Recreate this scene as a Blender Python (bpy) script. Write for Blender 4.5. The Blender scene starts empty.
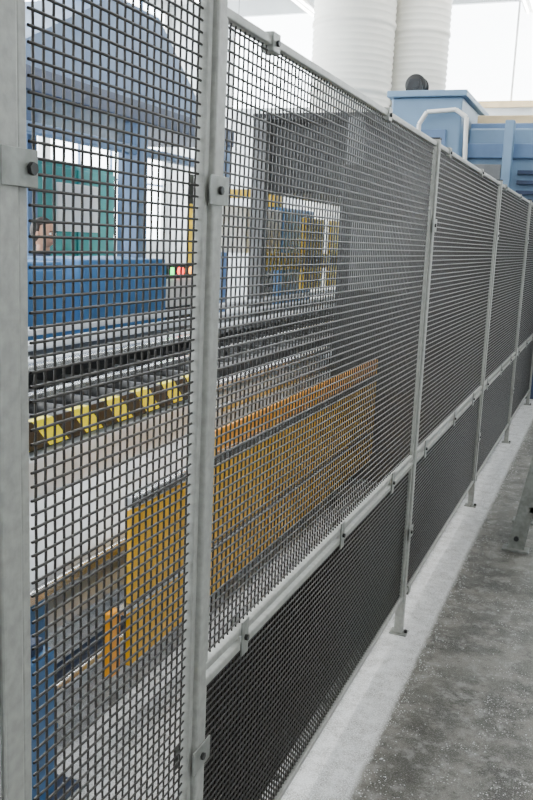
import bpy, math, random
import numpy as np
from mathutils import Matrix, Vector
random.seed(4)
COL=bpy.context.scene.collection

# ------------------------------------------------------------------ materials
def mat(name,col,rough=.5,metal=0.0,noise=0.0,nscale=20,bump=0.0,emit=None,trans=0.0,col2=None,alpha=1.0):
    m=bpy.data.materials.new(name);m.use_nodes=True
    nt=m.node_tree;b=nt.nodes['Principled BSDF']
    b.inputs['Base Color'].default_value=(*col,1);b.inputs['Roughness'].default_value=rough
    b.inputs['Metallic'].default_value=metal
    if trans: b.inputs['Transmission Weight'].default_value=trans
    if emit:
        b.inputs['Emission Color'].default_value=(*col,1);b.inputs['Emission Strength'].default_value=emit
    if noise or bump:
        tc=nt.nodes.new('ShaderNodeTexCoord');n=nt.nodes.new('ShaderNodeTexNoise')
        n.inputs['Scale'].default_value=nscale;n.inputs['Detail'].default_value=6
        nt.links.new(tc.outputs['Object'],n.inputs['Vector'])
        if noise:
            r=nt.nodes.new('ShaderNodeValToRGB')
            c2=col2 or tuple(c*(1-noise) for c in col)
            r.color_ramp.elements[0].position=.35;r.color_ramp.elements[1].position=.65
            r.color_ramp.elements[0].color=(*c2,1);r.color_ramp.elements[1].color=(*col,1)
            nt.links.new(n.outputs['Fac'],r.inputs['Fac']);nt.links.new(r.outputs['Color'],b.inputs['Base Color'])
        if bump:
            bp=nt.nodes.new('ShaderNodeBump');bp.inputs['Strength'].default_value=bump;bp.inputs['Distance'].default_value=.01
            nt.links.new(n.outputs['Fac'],bp.inputs['Height']);nt.links.new(bp.outputs['Normal'],b.inputs['Normal'])
    return m
M_post=mat('painted_post_grey',(.36,.365,.34),.42,.15,.22,55,.08)
M_wire=mat('crimped_steel_wire',(.032,.029,.026),.38,.3,.3,30)
M_bolt=mat('dark_bolt',(.05,.05,.05),.4,.8)
M_clip=mat('clip_zinc',(.30,.31,.29),.4,.4,.3,40)
M_alu=mat('brushed_aluminium',(.66,.67,.68),.25,.8,.25,15)
M_sheet=mat('dusty_white_sheet',(.72,.76,.82),.4,.1,.3,5)
M_dark=mat('dark_machine_steel',(.025,.027,.030),.45,.2,.4,8)
M_grey=mat('grey_machine_paint',(.22,.23,.24),.5,.1,.3,6)
M_blue=mat('blue_machine_paint',(.05,.17,.38),.45,.0,.25,6)
M_blue2=mat('blue_grey_paint',(.12,.21,.37),.5,.0,.15,4)
M_blue3=mat('pale_blue_press_paint',(.17,.28,.42),.5,.0,.12,3)
M_blued=mat('dark_blue_paint',(.035,.06,.13),.5,0,.3,5)
M_amber=mat('amber_guard_panel',(.98,.53,.004),.35,0,.15,7)
M_orange=mat('orange_guard_panel',(1.0,.40,.004),.35,0,.12,7)
M_yellow=mat('safety_yellow',(.98,.62,.01),.4,0,.15,8)
M_teal=mat('teal_cabinet_paint',(.01,.27,.25),.5,0,.15,4)
M_white=mat('white_plastic',(.80,.80,.78),.5,0,.08,8)
M_silo=mat('white_silo_shell',(.78,.77,.71),.55,0,.08,3)
M_cream=mat('cream_timber',(.75,.58,.34),.6,0,.15,5)
M_rubber=mat('black_rubber',(.02,.02,.02),.6)
M_shade=mat('shade_sheet',(.018,.018,.018),.85,0,.4,6)  # near-black: machine shade behind the lower mesh, put into the colour
M_red=mat('red_pilot_light',(1,.03,.02),.4,emit=7)
M_green=mat('green_pilot_light',(.03,1,.15),.4,emit=5)
M_org=mat('amber_pilot_light',(1,.40,.03),.4,emit=5)
M_glow=mat('window_glass_daylight',(.93,.97,1.0),.4,emit=9.0)
M_tube=mat('fluorescent_tube',(1,1,.97),.4,emit=18)
M_wall=mat('wall_plaster_grey',(.62,.65,.66),.8,0,.12,1.5)
M_ceil=mat('ceiling_panel',(.7,.7,.68),.8,0,.08,2)
M_debris=mat('foam_debris_white',(.8,.81,.82),.8,0,.15,30)
M_skin=mat('skin',(.50,.26,.16),.55,0,.12,10)
M_hair=mat('dark_hair',(.03,.02,.015),.7,0,.4,60)
M_cloth=mat('work_jacket_navy',(.03,.04,.07),.85,0,.25,12)
M_eye=mat('eye_white',(.8,.8,.78),.3)
M_lip=mat('lip',(.42,.16,.13),.5)

def hazard():
    m=bpy.data.materials.new('hazard_stripes');m.use_nodes=True;nt=m.node_tree;b=nt.nodes['Principled BSDF']
    tc=nt.nodes.new('ShaderNodeTexCoord');sp=nt.nodes.new('ShaderNodeSeparateXYZ')
    nt.links.new(tc.outputs['Object'],sp.inputs[0])
    a=nt.nodes.new('ShaderNodeMath');a.operation='ADD';nt.links.new(sp.outputs['Y'],a.inputs[0]);nt.links.new(sp.outputs['Z'],a.inputs[1])
    d=nt.nodes.new('ShaderNodeMath');d.operation='DIVIDE';d.inputs[1].default_value=.23;nt.links.new(a.outputs[0],d.inputs[0])
    f=nt.nodes.new('ShaderNodeMath');f.operation='FRACT';nt.links.new(d.outputs[0],f.inputs[0])
    g=nt.nodes.new('ShaderNodeMath');g.operation='GREATER_THAN';g.inputs[1].default_value=.5;nt.links.new(f.outputs[0],g.inputs[0])
    mx=nt.nodes.new('ShaderNodeMix');mx.data_type='RGBA'
    nt.links.new(g.outputs[0],mx.inputs['Factor']);mx.inputs['A'].default_value=(.012,.012,.012,1);mx.inputs['B'].default_value=(1,.88,.0,1)
    nt.links.new(mx.outputs['Result'],b.inputs['Base Color']);b.inputs['Roughness'].default_value=.4
    return m
M_haz=hazard()

def floor_mat():
    m=bpy.data.materials.new('factory_floor_concrete');m.use_nodes=True;nt=m.node_tree;b=nt.nodes['Principled BSDF'];L=nt.links.new
    N=nt.nodes.new
    tc=N('ShaderNodeTexCoord');sp=N('ShaderNodeSeparateXYZ');L(tc.outputs['Object'],sp.inputs[0])
    def noise(sc,det=8,ro=.6):
        n=N('ShaderNodeTexNoise');n.inputs['Scale'].default_value=sc;n.inputs['Detail'].default_value=det;n.inputs['Roughness'].default_value=ro
        L(tc.outputs['Object'],n.inputs['Vector']);return n.outputs['Fac']
    def ramp(src,p0,p1,c0,c1):
        r=N('ShaderNodeValToRGB');r.color_ramp.elements[0].position=p0;r.color_ramp.elements[1].position=p1
        r.color_ramp.elements[0].color=(*c0,1);r.color_ramp.elements[1].color=(*c1,1);L(src,r.inputs['Fac']);return r.outputs['Color']
    def mix(f,a,c):
        x=N('ShaderNodeMix');x.data_type='RGBA';L(f,x.inputs['Factor'])
        for k,v in (('A',a),('B',c)):
            if isinstance(v,tuple): x.inputs[k].default_value=(*v,1)
            else: L(v,x.inputs[k])
        return x.outputs['Result']
    n1=noise(2.6,6,.55);n2=noise(14,12,.75);n3=noise(60,3);n4=noise(190,4,.85);n5=noise(6,10,.7)
    walk=ramp(n1,.40,.62,(.045,.042,.035),(.13,.125,.108))
    walk=mix(ramp(n5,.47,.58,(0,0,0),(.85,.85,.85)),walk,(.22,.212,.19))
    walk=mix(ramp(n2,.52,.60,(0,0,0),(.6,.6,.6)),walk,(.32,.32,.30))
    walk=mix(ramp(n4,.54,.60,(0,0,0),(.5,.5,.5)),walk,(.50,.50,.49))
    walk=mix(ramp(n2,.32,.44,(.9,.9,.9),(0,0,0)),walk,(.03,.028,.024))
    pale=mix(ramp(n2,.40,.58,(0,0,0),(1,1,1)),(.27,.27,.26),(.62,.63,.64))
    pale=mix(ramp(n4,.48,.56,(0,0,0),(.9,.9,.9)),pale,(.85,.86,.88))
    pale=mix(ramp(n5,.32,.42,(.65,.65,.65),(0,0,0)),pale,(.18,.18,.17))
    mm=N('ShaderNodeMath');mm.operation='MULTIPLY_ADD';mm.inputs[1].default_value=.07;L(n2,mm.inputs[0]);L(sp.outputs['X'],mm.inputs[2])
    mr=N('ShaderNodeMapRange');mr.inputs['From Min'].default_value=.145;mr.inputs['From Max'].default_value=.165;L(mm.outputs[0],mr.inputs['Value'])
    base=mix(mr.outputs['Result'],pale,walk)
    v=N('ShaderNodeTexVoronoi');v.inputs['Scale'].default_value=90;L(tc.outputs['Object'],v.inputs['Vector'])
    s1=N('ShaderNodeMath');s1.operation='LESS_THAN';s1.inputs[1].default_value=.20;L(v.outputs['Distance'],s1.inputs[0])
    s2=N('ShaderNodeMath');s2.operation='GREATER_THAN';s2.inputs[1].default_value=.53;L(noise(5),s2.inputs[0])
    s3=N('ShaderNodeMath');s3.operation='MULTIPLY';L(s1.outputs[0],s3.inputs[0]);L(s2.outputs[0],s3.inputs[1])
    base=mix(s3.outputs[0],base,(.6,.6,.6))
    L(base,b.inputs['Base Color'])
    L(ramp(n5,.35,.65,(.28,.28,.28),(.65,.65,.65)),b.inputs['Roughness'])
    bp=N('ShaderNodeBump');bp.inputs['Strength'].default_value=.25;bp.inputs['Distance'].default_value=.004;L(n3,bp.inputs['Height']);L(bp.outputs['Normal'],b.inputs['Normal'])
    return m
M_floor=floor_mat()

# ------------------------------------------------------------------ mesh builder
class B:
    def __init__(s): s.v=[];s.f=[];s.m=[];s.mats=[];s.sm=[]
    def mi(s,m):
        if m not in s.mats: s.mats.append(m)
        return s.mats.index(m)
    def raw(s,vs,fs,m,smooth=False):
        o=len(s.v);s.v+=[tuple(v) for v in vs];k=s.mi(m)
        for f in fs: s.f.append(tuple(i+o for i in f));s.m.append(k);s.sm.append(smooth)
    def box(s,a,b,m,bev=.0):
        x0,y0,z0=[min(a[i],b[i]) for i in range(3)];x1,y1,z1=[max(a[i],b[i]) for i in range(3)]
        w=min(x1-x0,y1-y0,z1-z0)
        c=min(bev,w*.3)
        if c<=0:
            vs=[(x,y,z) for x in(x0,x1) for y in(y0,y1) for z in(z0,z1)]
            s.raw(vs,[(0,1,3,2),(4,6,7,5),(0,4,5,1),(2,3,7,6),(0,2,6,4),(1,5,7,3)],m);return
        import bmesh
        bm=bmesh.new();bmesh.ops.create_cube(bm,size=1)
        for v in bm.verts: v.co=Vector(((x0+x1)/2+v.co.x*(x1-x0),(y0+y1)/2+v.co.y*(y1-y0),(z0+z1)/2+v.co.z*(z1-z0)))
        bmesh.ops.bevel(bm,geom=bm.edges[:],offset=c,segments=2,affect='EDGES',profile=.5)
        bm.verts.index_update();s.raw([v.co[:] for v in bm.verts],[[v.index for v in f.verts] for f in bm.faces],m);bm.free()
    def prism(s,poly,axis,a0,a1,m):
        def P(u,v,a):
            return {'x':(a,u,v),'y':(u,a,v),'z':(u,v,a)}[axis]
        n=len(poly);vs=[P(u,v,a0) for u,v in poly]+[P(u,v,a1) for u,v in poly]
        fs=[tuple(range(n)),tuple(range(2*n-1,n-1,-1))]+[(i,n+i,n+(i+1)%n,(i+1)%n) for i in range(n)]
        s.raw(vs,fs,m)
    def cyl(s,a,b,r,m,seg=16,r2=None,cap=True):
        a=Vector(a);b=Vector(b);d=(b-a).normalized();u=d.orthogonal().normalized();w=d.cross(u);r2=r if r2 is None else r2
        vs=[];
        for c,rr in((a,r),(b,r2)):
            for i in range(seg):
                t=2*math.pi*i/seg;vs.append(c+(u*math.cos(t)+w*math.sin(t))*rr)
        s.raw(vs,[(i,(i+1)%seg,seg+(i+1)%seg,seg+i) for i in range(seg)],m,True)
        if cap: s.raw(vs,[tuple(range(seg))[::-1],tuple(range(seg,2*seg))],m)
    def tube(s,pts,r,m,seg=8):
        for a,b in zip(pts[:-1],pts[1:]): s.cyl(a,b,r,m,seg)
    def lathe(s,c,prof,m,seg=48,axis='z'):
        vs=[]
        for r,h in prof:
            for i in range(seg):
                t=2*math.pi*i/seg;q=(r*math.cos(t),r*math.sin(t),h)
                if axis=='x': q=(q[2],q[0],q[1])
                if axis=='y': q=(q[0],q[2],q[1])
                vs.append((c[0]+q[0],c[1]+q[1],c[2]+q[2]))
        fs=[(k*seg+i,k*seg+(i+1)%seg,(k+1)*seg+(i+1)%seg,(k+1)*seg+i) for k in range(len(prof)-1) for i in range(seg)]
        s.raw(vs,fs,m,True)
    def ball(s,c,rad,m,n=16,fn=None):
        vs=[];rings=n
        for i in range(rings+1):
            ph=math.pi*i/rings
            for j in range(n*2):
                t=math.pi*j/n;d=Vector((math.sin(ph)*math.cos(t),math.sin(ph)*math.sin(t),math.cos(ph)))
                q=Vector((d.x*rad[0],d.y*rad[1],d.z*rad[2]))
                if fn: q=fn(q,d)
                vs.append(Vector(c)+q)
        k=n*2
        s.raw(vs,[(i*k+j,(i+1)*k+j,(i+1)*k+(j+1)%k,i*k+(j+1)%k) for i in range(rings) for j in range(k)],m,True)
    def obj(s,name,parent=None,loc=(0,0,0)):
        me=bpy.data.meshes.new(name);me.from_pydata(s.v,[],s.f);me.update()
        for m in s.mats: me.materials.append(m)
        me.polygons.foreach_set('material_index',s.m);me.polygons.foreach_set('use_smooth',s.sm);me.update()
        o=bpy.data.objects.new(name,me);COL.objects.link(o);o.location=loc
        if parent: o.parent=parent
        return o
def empty(name,loc=(0,0,0)):
    e=bpy.data.objects.new(name,None);COL.objects.link(e);e.empty_display_size=.2;e.location=loc;return e

# ------------------------------------------------------------------ wire panels (square grid, lightly crimped)
def wire_panel(name,y0,y1,z0,z1,py,pz,r,seg=6,crimp=.12):
    ny=int(round((y1-y0)/py));nz=int(round((z1-z0)/pz))
    ys=y0+(np.arange(ny)+.5)*(y1-y0)/ny; zs=z0+(np.arange(nz)+.5)*(z1-z0)/nz
    V=[];Fc=[];off=0
    ang=np.arange(seg)*2*np.pi/seg
    def add(path,vert):
        nonlocal off
        n=len(path)
        ca,sa=np.cos(ang)*r,np.sin(ang)*r
        P=np.repeat(path[:,None,:],seg,1).copy()
        P[:,:,0]+=ca
        if vert: P[:,:,1]+=sa
        else: P[:,:,2]+=sa
        V.append(P.reshape(-1,3))
        i=np.arange(n-1)[:,None]*seg;j=np.arange(seg)[None,:];k=(j+1)%seg
        f=np.stack([i+j,i+k,i+seg+k,i+seg+j],-1).reshape(-1,4)+off
        if vert: f=f[:,::-1]
        Fc.append(f);off+=n*seg
    a=r*crimp
    for iy,y in enumerate(ys):
        s=(-1.0)**(np.arange(nz)+iy)*a-r*.45
        z=np.concatenate([[z0],zs,[z1]]);x=np.concatenate([[0],s,[0]])
        add(np.stack([x,np.full_like(z,y),z],1),True)
    for iz,z in enumerate(zs):
        s=-((-1.0)**(np.arange(ny)+iz))*a+r*.45
        y=np.concatenate([[y0],ys,[y1]]);x=np.concatenate([[0],s,[0]])
        add(np.stack([x,y,np.full_like(y,z)],1),False)
    V=np.concatenate(V).astype(np.float32);Fc=np.concatenate(Fc).astype(np.int32)
    me=bpy.data.meshes.new(name)
    me.vertices.add(len(V));me.vertices.foreach_set('co',V.ravel())
    me.loops.add(Fc.size);me.loops.foreach_set('vertex_index',Fc.ravel())
    me.polygons.add(len(Fc));me.polygons.foreach_set('loop_start',np.arange(0,Fc.size,4,dtype=np.int32))
    me.polygons.foreach_set('use_smooth',np.ones(len(Fc),dtype=bool))
    me.update(calc_edges=True);me.materials.append(M_wire)
    return me

fence=empty('safety_fence')
PZ=.0190;PY=.0215;WR=.0022
TOP=2.0;MID=.755;BOT=.155
POSTS=[1.40,3.38,5.38,7.38,9.38]
HW=.018
fr=.018
def frame(b,y0,y1,z0,z1):
    t=fr
    b.box((-t*.6,y0,z0),(t*.6,y1,z0+t),M_post,.003);b.box((-t*.6,y0,z1-t),(t*.6,y1,z1),M_post,.003)
    b.box((-t*.6,y0,z0+t),(t*.6,y0+t,z1-t),M_post,.003);b.box((-t*.6,y1-t,z0+t),(t*.6,y1,z1-t),M_post,.003)
W=2.0-2*HW-.004
upper=wire_panel('wire_mesh_upper',fr,W-fr,MID+.012+fr,TOP-fr,PY,PZ,WR)
lower=wire_panel('wire_mesh_lower',fr,W-fr,BOT+fr,MID-.012-fr,PY*.85,PZ*.85,WR)
def inst(me,name,y,sy=1):
    o=bpy.data.objects.new(name,me);COL.objects.link(o);o.location=(0,y,0);o.scale=(1,sy,1);o.parent=fence
fb=B();shade=B()
for i in range(len(POSTS)-1):
    y=POSTS[i]+HW+.002;w=POSTS[i+1]-HW-.002-y
    inst(upper,'mesh_upper_%d'%i,y,w/W);inst(lower,'mesh_lower_%d'%i,y,w/W)
    frame(fb,y,y+w,MID+.008,TOP);frame(fb,y,y+w,BOT,MID-.008)
    shade.box((-.034,y,BOT+.03),(-.030,y+w,MID-.03),M_shade)  # added dark sheet standing in for the machine's shade behind the lower panels
    for k in range(5):
        yy=y+.1+k*(w-.2)/4
        for z in(BOT+.04,MID-.05): shade.cyl((-.034,yy,z),(-.01,yy,z),.006,M_bolt,6)
shade.obj('shade_sheet',fence)
door=wire_panel('wire_mesh_door',.875+fr,1.374-fr,BOT+fr,2.12-fr,PY,PZ,WR)
inst(door,'mesh_door_leaf',0);frame(fb,.858,1.376,BOT,2.12)
def post(b,y,w,top,d=.036):
    b.box((-d/2,y-w/2,.006),(d/2,y+w/2,top),M_post,.004)
    b.box((-d/2-.001,y-w/2-.001,top),(d/2+.001,y+w/2+.001,top+.006),M_rubber)
    b.box((-.035,y-.03,0),(.038,y+.03,.006),M_clip,.002)
    b.cyl((.030,y,.006),(.030,y,.018),.007,M_bolt,6)
for y in POSTS: post(fb,y,2*HW,TOP+.01)
post(fb,.832,.038,2.2,.036)
fb.box((-.018,.790,.006),(.014,.810,2.2),M_alu,.003)
def clip_post(y,z,w=.075,h=.05):
    fb.box((.0185,y-w/2,z-h/2),(.0215,y+w/2,z+h/2),M_clip,.001)
    fb.cyl((.021,y,z),(.027,y,z),.0075,M_bolt,6)
    fb.box((-.0215,y-w/2,z-h/2),(-.0185,y+w/2,z+h/2),M_clip,.001)
for y in POSTS:
    for z in(.45,1.69): clip_post(y,z)
clip_post(1.40,.60)
for z in(.45,1.68):
    fb.box((.0185,.815,z-.022),(.0215,.882,z+.022),M_clip,.001);fb.cyl((.021,.868,z),(.027,.868,z),.008,M_bolt,6)
    fb.box((.011,.858,z-.022),(.0185,.880,z+.022),M_clip,.001)
def clip_rail(y,z):
    fb.box((.011,y-.018,z-.04),(.015,y+.018,z+.04),M_clip,.001)
    fb.cyl((.014,y,z),(.022,y,z),.007,M_bolt,6)
    fb.box((-.015,y-.018,z-.04),(-.011,y+.018,z+.04),M_clip,.001)
for i in range(len(POSTS)-1):
    for f in(.11,.48,.80):
        clip_rail(POSTS[i]+2*f,MID)
    for f in(.13,.60):
        fb.box((-.013,POSTS[i]+2*f-.02,TOP-.03),(.0145,POSTS[i]+2*f+.02,TOP+.008),M_clip,.002)
        fb.cyl((.014,POSTS[i]+2*f,TOP-.012),(.020,POSTS[i]+2*f,TOP-.012),.006,M_bolt,6)
    fb.box((-.013,POSTS[i]+.08,BOT-.015),(.0145,POSTS[i]+.12,BOT+.025),M_clip,.002)
fb.obj('posts_and_frames',fence)

# ------------------------------------------------------------------ production line behind the fence
line=empty('conveyor_production_line')
b=B()
Y0,Y1=.6,9.0
for x,z in((-1.95,1.06),(-2.12,1.10),(-1.78,1.02)):
    b.box((x-.05,Y0,z-.035),(x+.05,Y1,z),M_sheet,.006)
b.box((-2.25,Y0,.80),(-1.72,Y1,.985),M_dark,.01)
for k in range(40):
    y=Y0+.1+k*.21
    b.cyl((-1.72,y,.90),(-1.20,y,.90),.035,M_dark,10)
b.box((-1.20,Y0,.84),(-1.14,Y1,.95),M_dark,.01)
b.box((-1.70,Y0,.99),(-1.64,Y1,1.02),M_alu,.005)
b.box((-1.45,Y0,.94),(-1.41,Y1,.965),M_alu,.004)
b.box((-1.64,Y0,.70),(-1.20,Y1,.80),M_dark)
b.box((-1.16,Y0,.70),(-1.08,Y1,.84),M_sheet,.008)
b.prism([(-1.10,.70),(-1.06,.70),(-.86,.56),(-.86,.53)],'y',Y0,Y1,M_sheet)
b.box((-.92,Y0,.49),(-.84,5.55,.535),M_alu,.006)
b.box((-1.14,Y0,.42),(-1.08,Y1,.70),M_grey,.006)
b.box((-1.0,Y0,.30),(-.92,Y1,.38),M_sheet,.006)
b.box((-1.12,3.6,.87),(-1.04,5.55,.91),M_alu,.006)
b.box((-1.0,3.6,.80),(-.95,5.55,.83),M_alu,.006)
b.obj('bed_frame',line)
b=B();b.box((-1.135,Y0,.862),(-1.105,3.6,.965),M_haz,.002);b.obj('hazard_strip',line)
b=B();xg=-.68
b.box((xg-.01,2.75,.79),(xg+.01,5.4,.88),M_orange,.004)
b.box((xg-.02,2.3,.745),(xg+.02,5.4,.785),M_alu,.006)
y=2.3
while y<5.3:
    b.box((xg-.01,y,.42),(xg+.01,y+.60,.735),M_amber,.004)
    b.box((xg-.018,y+.60,.25),(xg+.018,y+.62,.87),M_amber,.004)
    b.box((xg-.01,y,.20),(xg+.01,y+.60,.40),M_amber,.004);y+=.62
b.box((xg-.02,2.25,.40),(xg+.02,5.4,.42),M_alu,.005)
b.box((xg-.03,2.2,.20),(xg+.0,2.26,.42),M_orange,.006)
b.obj('amber_guards',line)
b=B()
for y in(1.35,2.05,3.4,4.8,6.2,7.6,8.8):
    b.box((-.98,y,0),(-.88,y+.10,.50),M_blue,.006);b.box((-1.0,y-.02,0),(-.86,y+.12,.015),M_blue)
    b.box((-2.1,y,0),(-2.0,y+.1,.8),M_blue,.006)
    b.box((-2.0,y+.02,.22),(-.98,y+.08,.30),M_blue,.006)
b.box((-.86,1.70,0),(-.66,1.88,.46),M_blue,.01);b.box((-.88,1.64,0),(-.62,1.94,.02),M_blued,.004)
b.box((-.84,1.73,.46),(-.68,1.85,.50),M_blued,.006)
b.box((-.93,Y0,.12),(-.88,Y1,.17),M_blued,.005)
b.cyl((-.80,Y0,.20),(-.80,5.5,.20),.02,M_alu,10)
b.obj('support_legs',line)
b=B()
b.box((-2.22,7.0,2.0),(-1.3,9.6,2.58),M_dark,.02)
b.box((-2.25,6.9,2.58),(-1.2,9.7,2.64),M_dark,.01)
for x in(-2.18,-1.35):
    for y in(6.95,9.6): b.box((x-.06,y-.06,0),(x+.06,y+.06,2.6),M_grey,.008)
b.obj('overhead_press_gantry',line)
# invented dark enclosure, added to darken the view through the far fence panels
b=B()
b.box((-1.05,5.6,.08),(-.42,9.5,2.12),M_dark,.02)
b.box((-1.03,5.62,0),(-.46,9.48,.08),M_rubber)
for k in range(6):
    ya=5.66+k*.64
    b.box((-.42,ya,.16),(-.402,ya+.60,2.04),M_dark,.006)
    b.box((-.402,ya+.50,1.0),(-.385,ya+.53,1.16),M_grey,.003)
for k in range(9): b.box((-.95,5.585,.5+k*.07),(-.55,5.60,.53+k*.07),M_rubber)
b.box((-.95,5.58,1.3),(-.55,5.60,1.75),M_grey,.006)
b.obj('added_dark_enclosure',line)

def cabinet(x0,x1,y0,y1,z1,m,base=0.0):
    b=B();b.box((x0,y0,base+.06),(x1,y1,z1),m,.012)
    b.box((x0+.02,y0+.02,base),(x1-.02,y1-.02,base+.06),M_dark)
    n=max(1,int((y1-y0)/.65));w=(y1-y0)/n
    for i in range(n):
        ya=y0+i*w+.02;yb=y0+(i+1)*w-.02
        b.box((x1,ya,base+.1),(x1+.018,yb,z1-.05),m,.006)
        b.box((x1+.018,yb-.07,(z1+base)/2),(x1+.04,yb-.045,(z1+base)/2+.14),M_rubber,.003)
    return b
cabinet(-3.0,-2.5,2.6,4.55,1.42,M_blue).obj('control_cabinet')
c=cabinet(-3.0,-2.5,4.75,5.9,1.43,M_blue)
c.box((-2.9,5.9,0),(-2.55,6.5,1.38),M_dark,.02)
c.box((-2.56,5.98,1.05),(-2.53,6.45,1.27),M_white,.01)
for y,m_ in((6.05,M_green),(6.2,M_red),(6.4,M_org)):
    c.cyl((-2.56,y,1.33),(-2.51,y,1.33),.032,m_,12);c.cyl((-2.56,y,1.33),(-2.54,y,1.33),.04,M_rubber,12)
c.obj('control_cabinet.001')
c=cabinet(-5.6,-5.0,7.6,9.2,2.33,M_teal);c.box((-5.0,8.0,1.60),(-4.96,8.8,2.12),M_white,.01);c.obj('switchgear_cabinet')

b=B()
hx0,hx1=-4.6,-3.4
b.prism([(5.2,2.75),(8.3,2.75),(8.2,2.95),(7.35,3.55),(6.6,3.55),(5.4,2.95)],'x',hx0,hx1,M_blue2)
b.box((hx0-.1,4.7,2.58),(hx1+.1,8.9,2.75),M_blued,.01)
b.cyl((-4.0,6.95,3.5),(-4.0,6.95,6.6),.20,M_blue2,24)
for z in(4.2,5.0,5.8): b.cyl((-4.0,6.95,z),(-4.0,6.95,z+.06),.23,M_blue2,24)
for y in(4.75,6.9,8.75):
    b.box((hx1-.08,y,0),(hx1+.08,y+.15,2.58),M_blue2,.01);b.box((hx0-.08,y,0),(hx0+.08,y+.15,2.58),M_blue2,.01)
b.box((hx1-.05,4.7,2.30),(hx1+.05,8.9,2.38),M_blue2,.01)
b.obj('extraction_hood')

b=B()
for x in(-3.05,-2.42):
    b.box((x-.035,7.4,0),(x+.035,7.47,2.04),M_yellow,.006)
b.box((-3.08,7.4,1.97),(-2.39,7.47,2.05),M_yellow,.006)
b.box((-2.45,7.47,1.32),(-2.35,10.6,1.48),M_yellow,.008)
b.box((-2.95,7.6,1.47),(-2.55,8.5,1.91),M_white,.03)
b.box((-3.0,8.7,.9),(-2.6,9.7,1.95),M_blue,.02)
b.box((-2.9,8.65,1.95),(-2.7,8.9,2.2),M_yellow,.02)
b.box((-2.50,7.62,0),(-2.36,7.85,1.32),M_white,.01)
for k in range(14): b.box((-2.36,7.65,.2+k*.08),(-2.355,7.82,.24+k*.08),M_dark)
for y in(8.7,9.6,10.3): b.box((-2.40,y,1.10),(-2.35,y+.62,1.85),M_yellow,.01)
b.obj('transfer_robot_cell')

# ------------------------------------------------------------------ worker standing behind the cabinets
wk=empty('factory_worker',(-3.53,5.76,0))
J=[('pel',(0,0,.93),.135),('wst',(0,0,1.07),.125),('chs',(.01,0,1.25),.150),('nkb',(0,0,1.40),.085),('nk',(.01,0,1.46),.056),
   ('hl',(0,.09,.90),.095),('kl',(.02,.10,.50),.062),('al',(-.01,.11,.10),.045),('tl',(.13,.12,.045),.040),
   ('hr',(0,-.09,.90),.095),('kr',(.02,-.10,.50),.062),('ar',(-.01,-.11,.10),.045),('tr',(.13,-.12,.045),.040),
   ('sl',(0,.17,1.34),.068),('el',(-.02,.24,1.08),.048),('wl',(.14,.22,.90),.034),
   ('sr',(0,-.17,1.34),.068),('er',(-.02,-.24,1.08),.048),('wr',(.14,-.22,.90),.034)]
E=[('pel','wst'),('wst','chs'),('chs','nkb'),('nkb','nk'),('pel','hl'),('hl','kl'),('kl','al'),('al','tl'),('pel','hr'),('hr','kr'),('kr','ar'),('ar','tr'),
   ('chs','sl'),('sl','el'),('el','wl'),('chs','sr'),('sr','er'),('er','wr')]
def skinned(name,J,E,mats,parent,fn=None,root=0):
    ix={j[0]:i for i,j in enumerate(J)}
    me=bpy.data.meshes.new(name);me.from_pydata([j[1] for j in J],[(ix[a],ix[c]) for a,c in E],[]);me.update()
    o=bpy.data.objects.new(name,me);COL.objects.link(o);o.parent=parent
    for m in mats: me.materials.append(m)
    md=o.modifiers.new('skin','SKIN');md.use_smooth_shade=True
    for i,j in enumerate(J):
        me.skin_vertices[0].data[i].radius=(j[2],j[2]);me.skin_vertices[0].data[i].use_root=(i==root)
    o.modifiers.new('sub','SUBSURF').levels=2;o.modifiers['sub'].render_levels=2
    return o
body=skinned('clothed_body',J,E,[M_cloth],wk)
hb=B()
def face(q,d):
    q=q.copy()
    if d.z<-.2: q.y*=1+.25*(d.z+.2);q.x*=1+.12*(d.z+.2)
    if d.x>.2 and -.75<d.z<-.25: q.x+=.006
    return q
hc=Vector((.015,0,1.575))
hb.ball(hc,(.098,.078,.118),M_skin,18,face)
hb.cyl((.005,0,1.42),(.01,0,1.50),.052,M_skin,16)
hb.ball(hc+Vector((-.014,0,.022)),(.102,.086,.112),M_hair,16,lambda q,d:q*(1.0 if d.x<.35 or d.z>.55 else .80))
hb.prism([(.095,1.605),(.125,1.560),(.118,1.548),(.095,1.550)],'y',-.013,.013,M_skin)
for s in(-1,1):
    hb.ball(hc+Vector((.086,s*.032,.004)),(.012,.014,.009),M_eye,8)
    hb.ball(hc+Vector((.096,s*.032,.004)),(.004,.006,.006),M_rubber,6)
    hb.box((hc.x+.088,s*.032-.018,hc.z+.020),(hc.x+.098,s*.032+.018,hc.z+.026),M_hair)
    hb.ball(hc+Vector((-.002,s*.080,-.004)),(.018,.009,.030),M_skin,8)
hb.ball(hc+Vector((.088,0,-.056)),(.010,.026,.007),M_lip,8)
hb.obj('head',wk)
for s,nm in((1,'left'),(-1,'right')):
    p=Vector((.14,s*.22,.90));JJ=[('w',p,.028),('p',p+Vector((.05,0,-.03)),.034)];EE=[('w','p')]
    for k in range(4):
        o=(k-1.5)*.019;Ln=(.035,.040,.038,.030)[k]
        a=p+Vector((.085,o,-.05));JJ+=[('a%d'%k,a,.010),('b%d'%k,a+Vector((Ln*.7,o*.1,-Ln*.6)),.009),('c%d'%k,a+Vector((Ln*.9,o*.1,-Ln*1.5)),.008)]
        EE+=[('p','a%d'%k),('a%d'%k,'b%d'%k),('b%d'%k,'c%d'%k)]
    JJ+=[('t1',p+Vector((.05,-s*.035,-.035)),.012),('t2',p+Vector((.075,-s*.05,-.06)),.009)];EE+=[('w','t1'),('t1','t2')]
    skinned('hand_'+nm,JJ,EE,[M_skin],wk)

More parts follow.
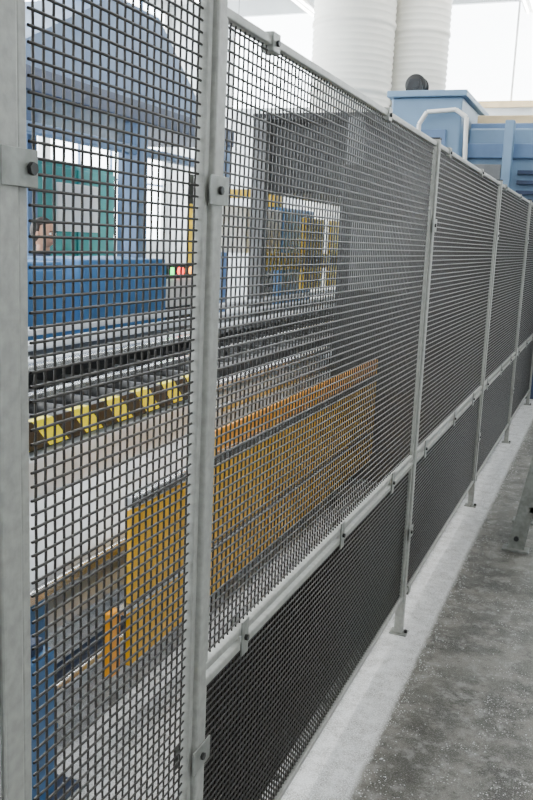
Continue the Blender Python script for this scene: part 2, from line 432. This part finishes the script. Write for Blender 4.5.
# ------------------------------------------------------------------ silos
def silo(name,x,y,r,h):
    b=B();prof=[(0.001,0),(r,0)];z=0
    while z<h:
        for k in range(10):
            prof+=[(r,z+.01),(r*.965,z+.045),(r,z+.08)];z+=.09
        prof+=[(r*1.02,z),(r*1.02,z+.05),(r,z+.05)];z+=.06
    prof+=[(r*.3,z+.3),(.001,z+.3)]
    b.lathe((x,y,0),prof,M_silo,64);return b.obj(name)
silo('storage_silo',-3.25,13.0,.61,5.4)
silo('storage_silo',-2.42,13.7,.46,5.4)

# ------------------------------------------------------------------ blue machine at the far end
b=B()
b.box((-1.85,10.0,0),(-1.05,12.0,3.25),M_blue3,.02)
b.box((-1.90,9.95,3.25),(-1.0,12.0,3.32),M_blue3,.01)
b.box((-1.0,10.3,0),(.55,12.0,2.95),M_blue3,.02)
b.box((-1.02,10.25,2.62),(.6,10.3,2.78),M_blue2,.01)
b.box((-1.0,10.4,2.95),(.55,12,3.02),M_blue2,.01)
b.box((-.95,10.5,3.02),(.55,11.8,3.12),M_cream,.01)
for x in(-.52,-.05,.45): b.box((x-.05,10.0,0),(x+.05,10.14,3.0),M_blue3,.01)
b.box((-.95,10.22,2.35),(-.6,10.3,2.55),M_grey,.01)
for k in range(6): b.box((-.42,10.24,1.9+k*.11),(-.14,10.30,1.94+k*.11),M_blued)
b.tube([(-1.5,9.92,2.3),(-1.5,9.92,2.95),(-1.42,9.92,3.08),(-1.1,9.92,3.1),(-.98,9.92,3.02),(-.95,9.92,2.3)],.025,M_white,10)
b.box((-1.75,9.96,2.3),(-1.2,10.0,2.9),M_blue2,.01)
b.box((-.2,9.75,0),(.25,10.0,1.5),M_blued,.02)
b.obj('blue_press_machine')
b=B();cx,cy,cz=-1.66,10.4,3.44
b.lathe((cx,cy,cz),[(.05,-.1),(.12,-.1),(.12,-.08),(.07,-.08),(.07,.08),(.12,.08),(.12,.1),(.05,.1)],M_rubber,32,'y')
for k in range(6): b.lathe((cx,cy,cz),[(.08,-.07+k*.025),(.105,-.06+k*.025),(.08,-.05+k*.025)],M_dark,24,'y')
b.cyl((cx,cy-.14,cz),(cx,cy+.14,cz),.05,M_dark,12)
for s in(-1,1): b.prism([(cx-.12,3.32),(cx+.12,3.32),(cx+.06,cz+.06),(cx-.06,cz+.06)],'y',cy+s*.12-.008,cy+s*.12+.008,M_dark)
b.obj('hose_reel')

# ------------------------------------------------------------------ trestle stand at right
b=B()
for y,s in((4.66,-1),(5.2,1)):
    for x0,x1 in((.35,.47),(1.30,1.18)):
        b.prism([(x0-.045,0.012),(x0+.045,0.012),(x1+.03,.85),(x1-.03,.85)],'y',y,y+.03,M_clip)
        b.box((x0-.07,y-.03,0),(x0+.07,y+.06,.012),M_clip,.003)
        b.cyl((x0,y-.012,.07),(x0,y,.07),.014,M_bolt,8)
    b.box((.40,y,.22),(1.27,y+.03,.26),M_clip,.004)
b.box((.38,4.6,.85),(1.25,5.3,.89),M_grey,.006)
b.obj('trestle_stand')

# ------------------------------------------------------------------ debris granules along the fence
b=B()
for i in range(6000):
    if i%5: x=abs(random.gauss(0,.06))+.045
    elif i%2: x=random.uniform(-.3,-.05)
    else: x=random.uniform(.1,1.3)
    y=random.uniform(1.2,8.5)
    if x>.22 and 4.5<y<5.4: continue
    r=random.uniform(.001,.0032)*(1.6 if random.random()<.12 else 1);z=0
    vs=[(x+r,y,z+r*.4),(x,y+r,z+r*.3),(x-r,y,z+r*.4),(x,y-r,z+r*.3),(x,y,z+r*1.2),(x,y,z)]
    b.raw(vs,[(0,1,4),(1,2,4),(2,3,4),(3,0,4),(1,0,5),(2,1,5),(3,2,5),(0,3,5)],M_debris)
b.obj('foam_granules')

# ------------------------------------------------------------------ hall
XW,XE,YS,YN,H=-9.0,6.0,-5.0,18.0,6.6
b=B();b.box((XW,YS,-.1),(XE,YN,0),M_floor);b.obj('floor')
b=B();b.box((XW,YS,H),(XE,YN,H+.1),M_ceil);b.obj('ceiling')
WT=6.4
b=B();b.box((XW-.2,YS,0),(XW,YN,1.5),M_wall);b.box((XW-.2,YS,WT),(XW,YN,H),M_wall)
for y in np.arange(YS,YN+.1,4.6): b.box((XW-.2,y-.12,1.5),(XW,min(y+.12,YN),WT),M_wall)
b.obj('wall_west')
b=B();b.box((XW-.12,YS,1.5),(XW-.1,YN,WT),M_glow)
for y in np.arange(YS,YN,1.15): b.box((XW-.1,y-.02,1.5),(XW-.06,y+.02,WT),M_blue2)
for z in(2.7,3.9,5.1): b.box((XW-.1,YS,z-.02),(XW-.06,YN,z+.02),M_blue2)
b.obj('window_1')
b=B();b.box((XW,YN,0),(XE,YN+.2,4.4),M_wall);b.box((XW,YN,6.3),(XE,YN+.2,H),M_wall)
b.box((XW,YN,4.4),(-7.5,YN+.2,6.3),M_wall);b.box((-4.2,YN,4.4),(-3.0,YN+.2,6.3),M_wall);b.obj('wall_north')
b=B();b.box((-7.5,YN+.1,4.4),(XE,YN+.12,6.3),M_glow)
for x in np.arange(-7.5,XE,3.0): b.box((x-.02,YN+.06,4.4),(x+.02,YN+.1,6.3),M_white)
b.box((-3.0,YN-.08,4.34),(XE,YN,4.46),M_cream);b.obj('window_2')
b=B();b.box((XE,YS,0),(XE+.2,YN,H),M_wall);b.obj('wall_east')
b=B();b.box((XW,YS-.2,0),(XE,YS,H),M_wall);b.obj('wall_south')

def lamp(x,y,z=5.9,L=3.0,e=58):
    b=B();b.box((-.12,-L/2,.05),(.12,L/2,.12),M_white,.01)
    for s in(-.06,.06): b.cyl((s,-L/2+.05,.03),(s,L/2-.05,.03),.018,M_tube,8)
    for s in(-1,1): b.cyl((0,s*L*.4,.12),(0,s*L*.4,H-z),.006,M_dark,6)
    o=b.obj('fluorescent_lamp',loc=(x,y,z))
    l=bpy.data.lights.new('fluorescent_glow','AREA');l.shape='RECTANGLE';l.size=.3;l.size_y=L;l.energy=e;l.color=(1,.985,.95)
    lo=bpy.data.objects.new('glow',l);COL.objects.link(lo);lo.parent=o;lo.location=(0,0,-.02)
for x in(-7,-5.2,-1.2,2.2):
    for y in(-1.5,3.0,7.5,12.0,16): lamp(x,y)

w=bpy.data.worlds.new('World');bpy.context.scene.world=w;w.use_nodes=True
w.node_tree.nodes['Background'].inputs[0].default_value=(.8,.88,1,1);w.node_tree.nodes['Background'].inputs[1].default_value=.6

# ------------------------------------------------------------------ camera
yaw=math.radians(21.25);p=math.radians(10.6);r=math.radians(2.5)
F0=Vector((-math.sin(yaw),math.cos(yaw),0));R0=Vector((math.cos(yaw),math.sin(yaw),0));Z=Vector((0,0,1))
F=F0*math.cos(p)-Z*math.sin(p);U0=Z*math.cos(p)+F0*math.sin(p)
U=U0*math.cos(r)-R0*math.sin(r);R=R0*math.cos(r)+U0*math.sin(r)
cam=bpy.data.cameras.new('camera');co=bpy.data.objects.new('camera',cam);COL.objects.link(co)
m=Matrix((R,U,-F)).transposed().to_4x4();m.translation=Vector((.67,0,1.61));co.matrix_world=m
cam.sensor_fit='VERTICAL';cam.sensor_height=24;cam.lens=24*858/800;cam.clip_start=.05
bpy.context.scene.camera=co
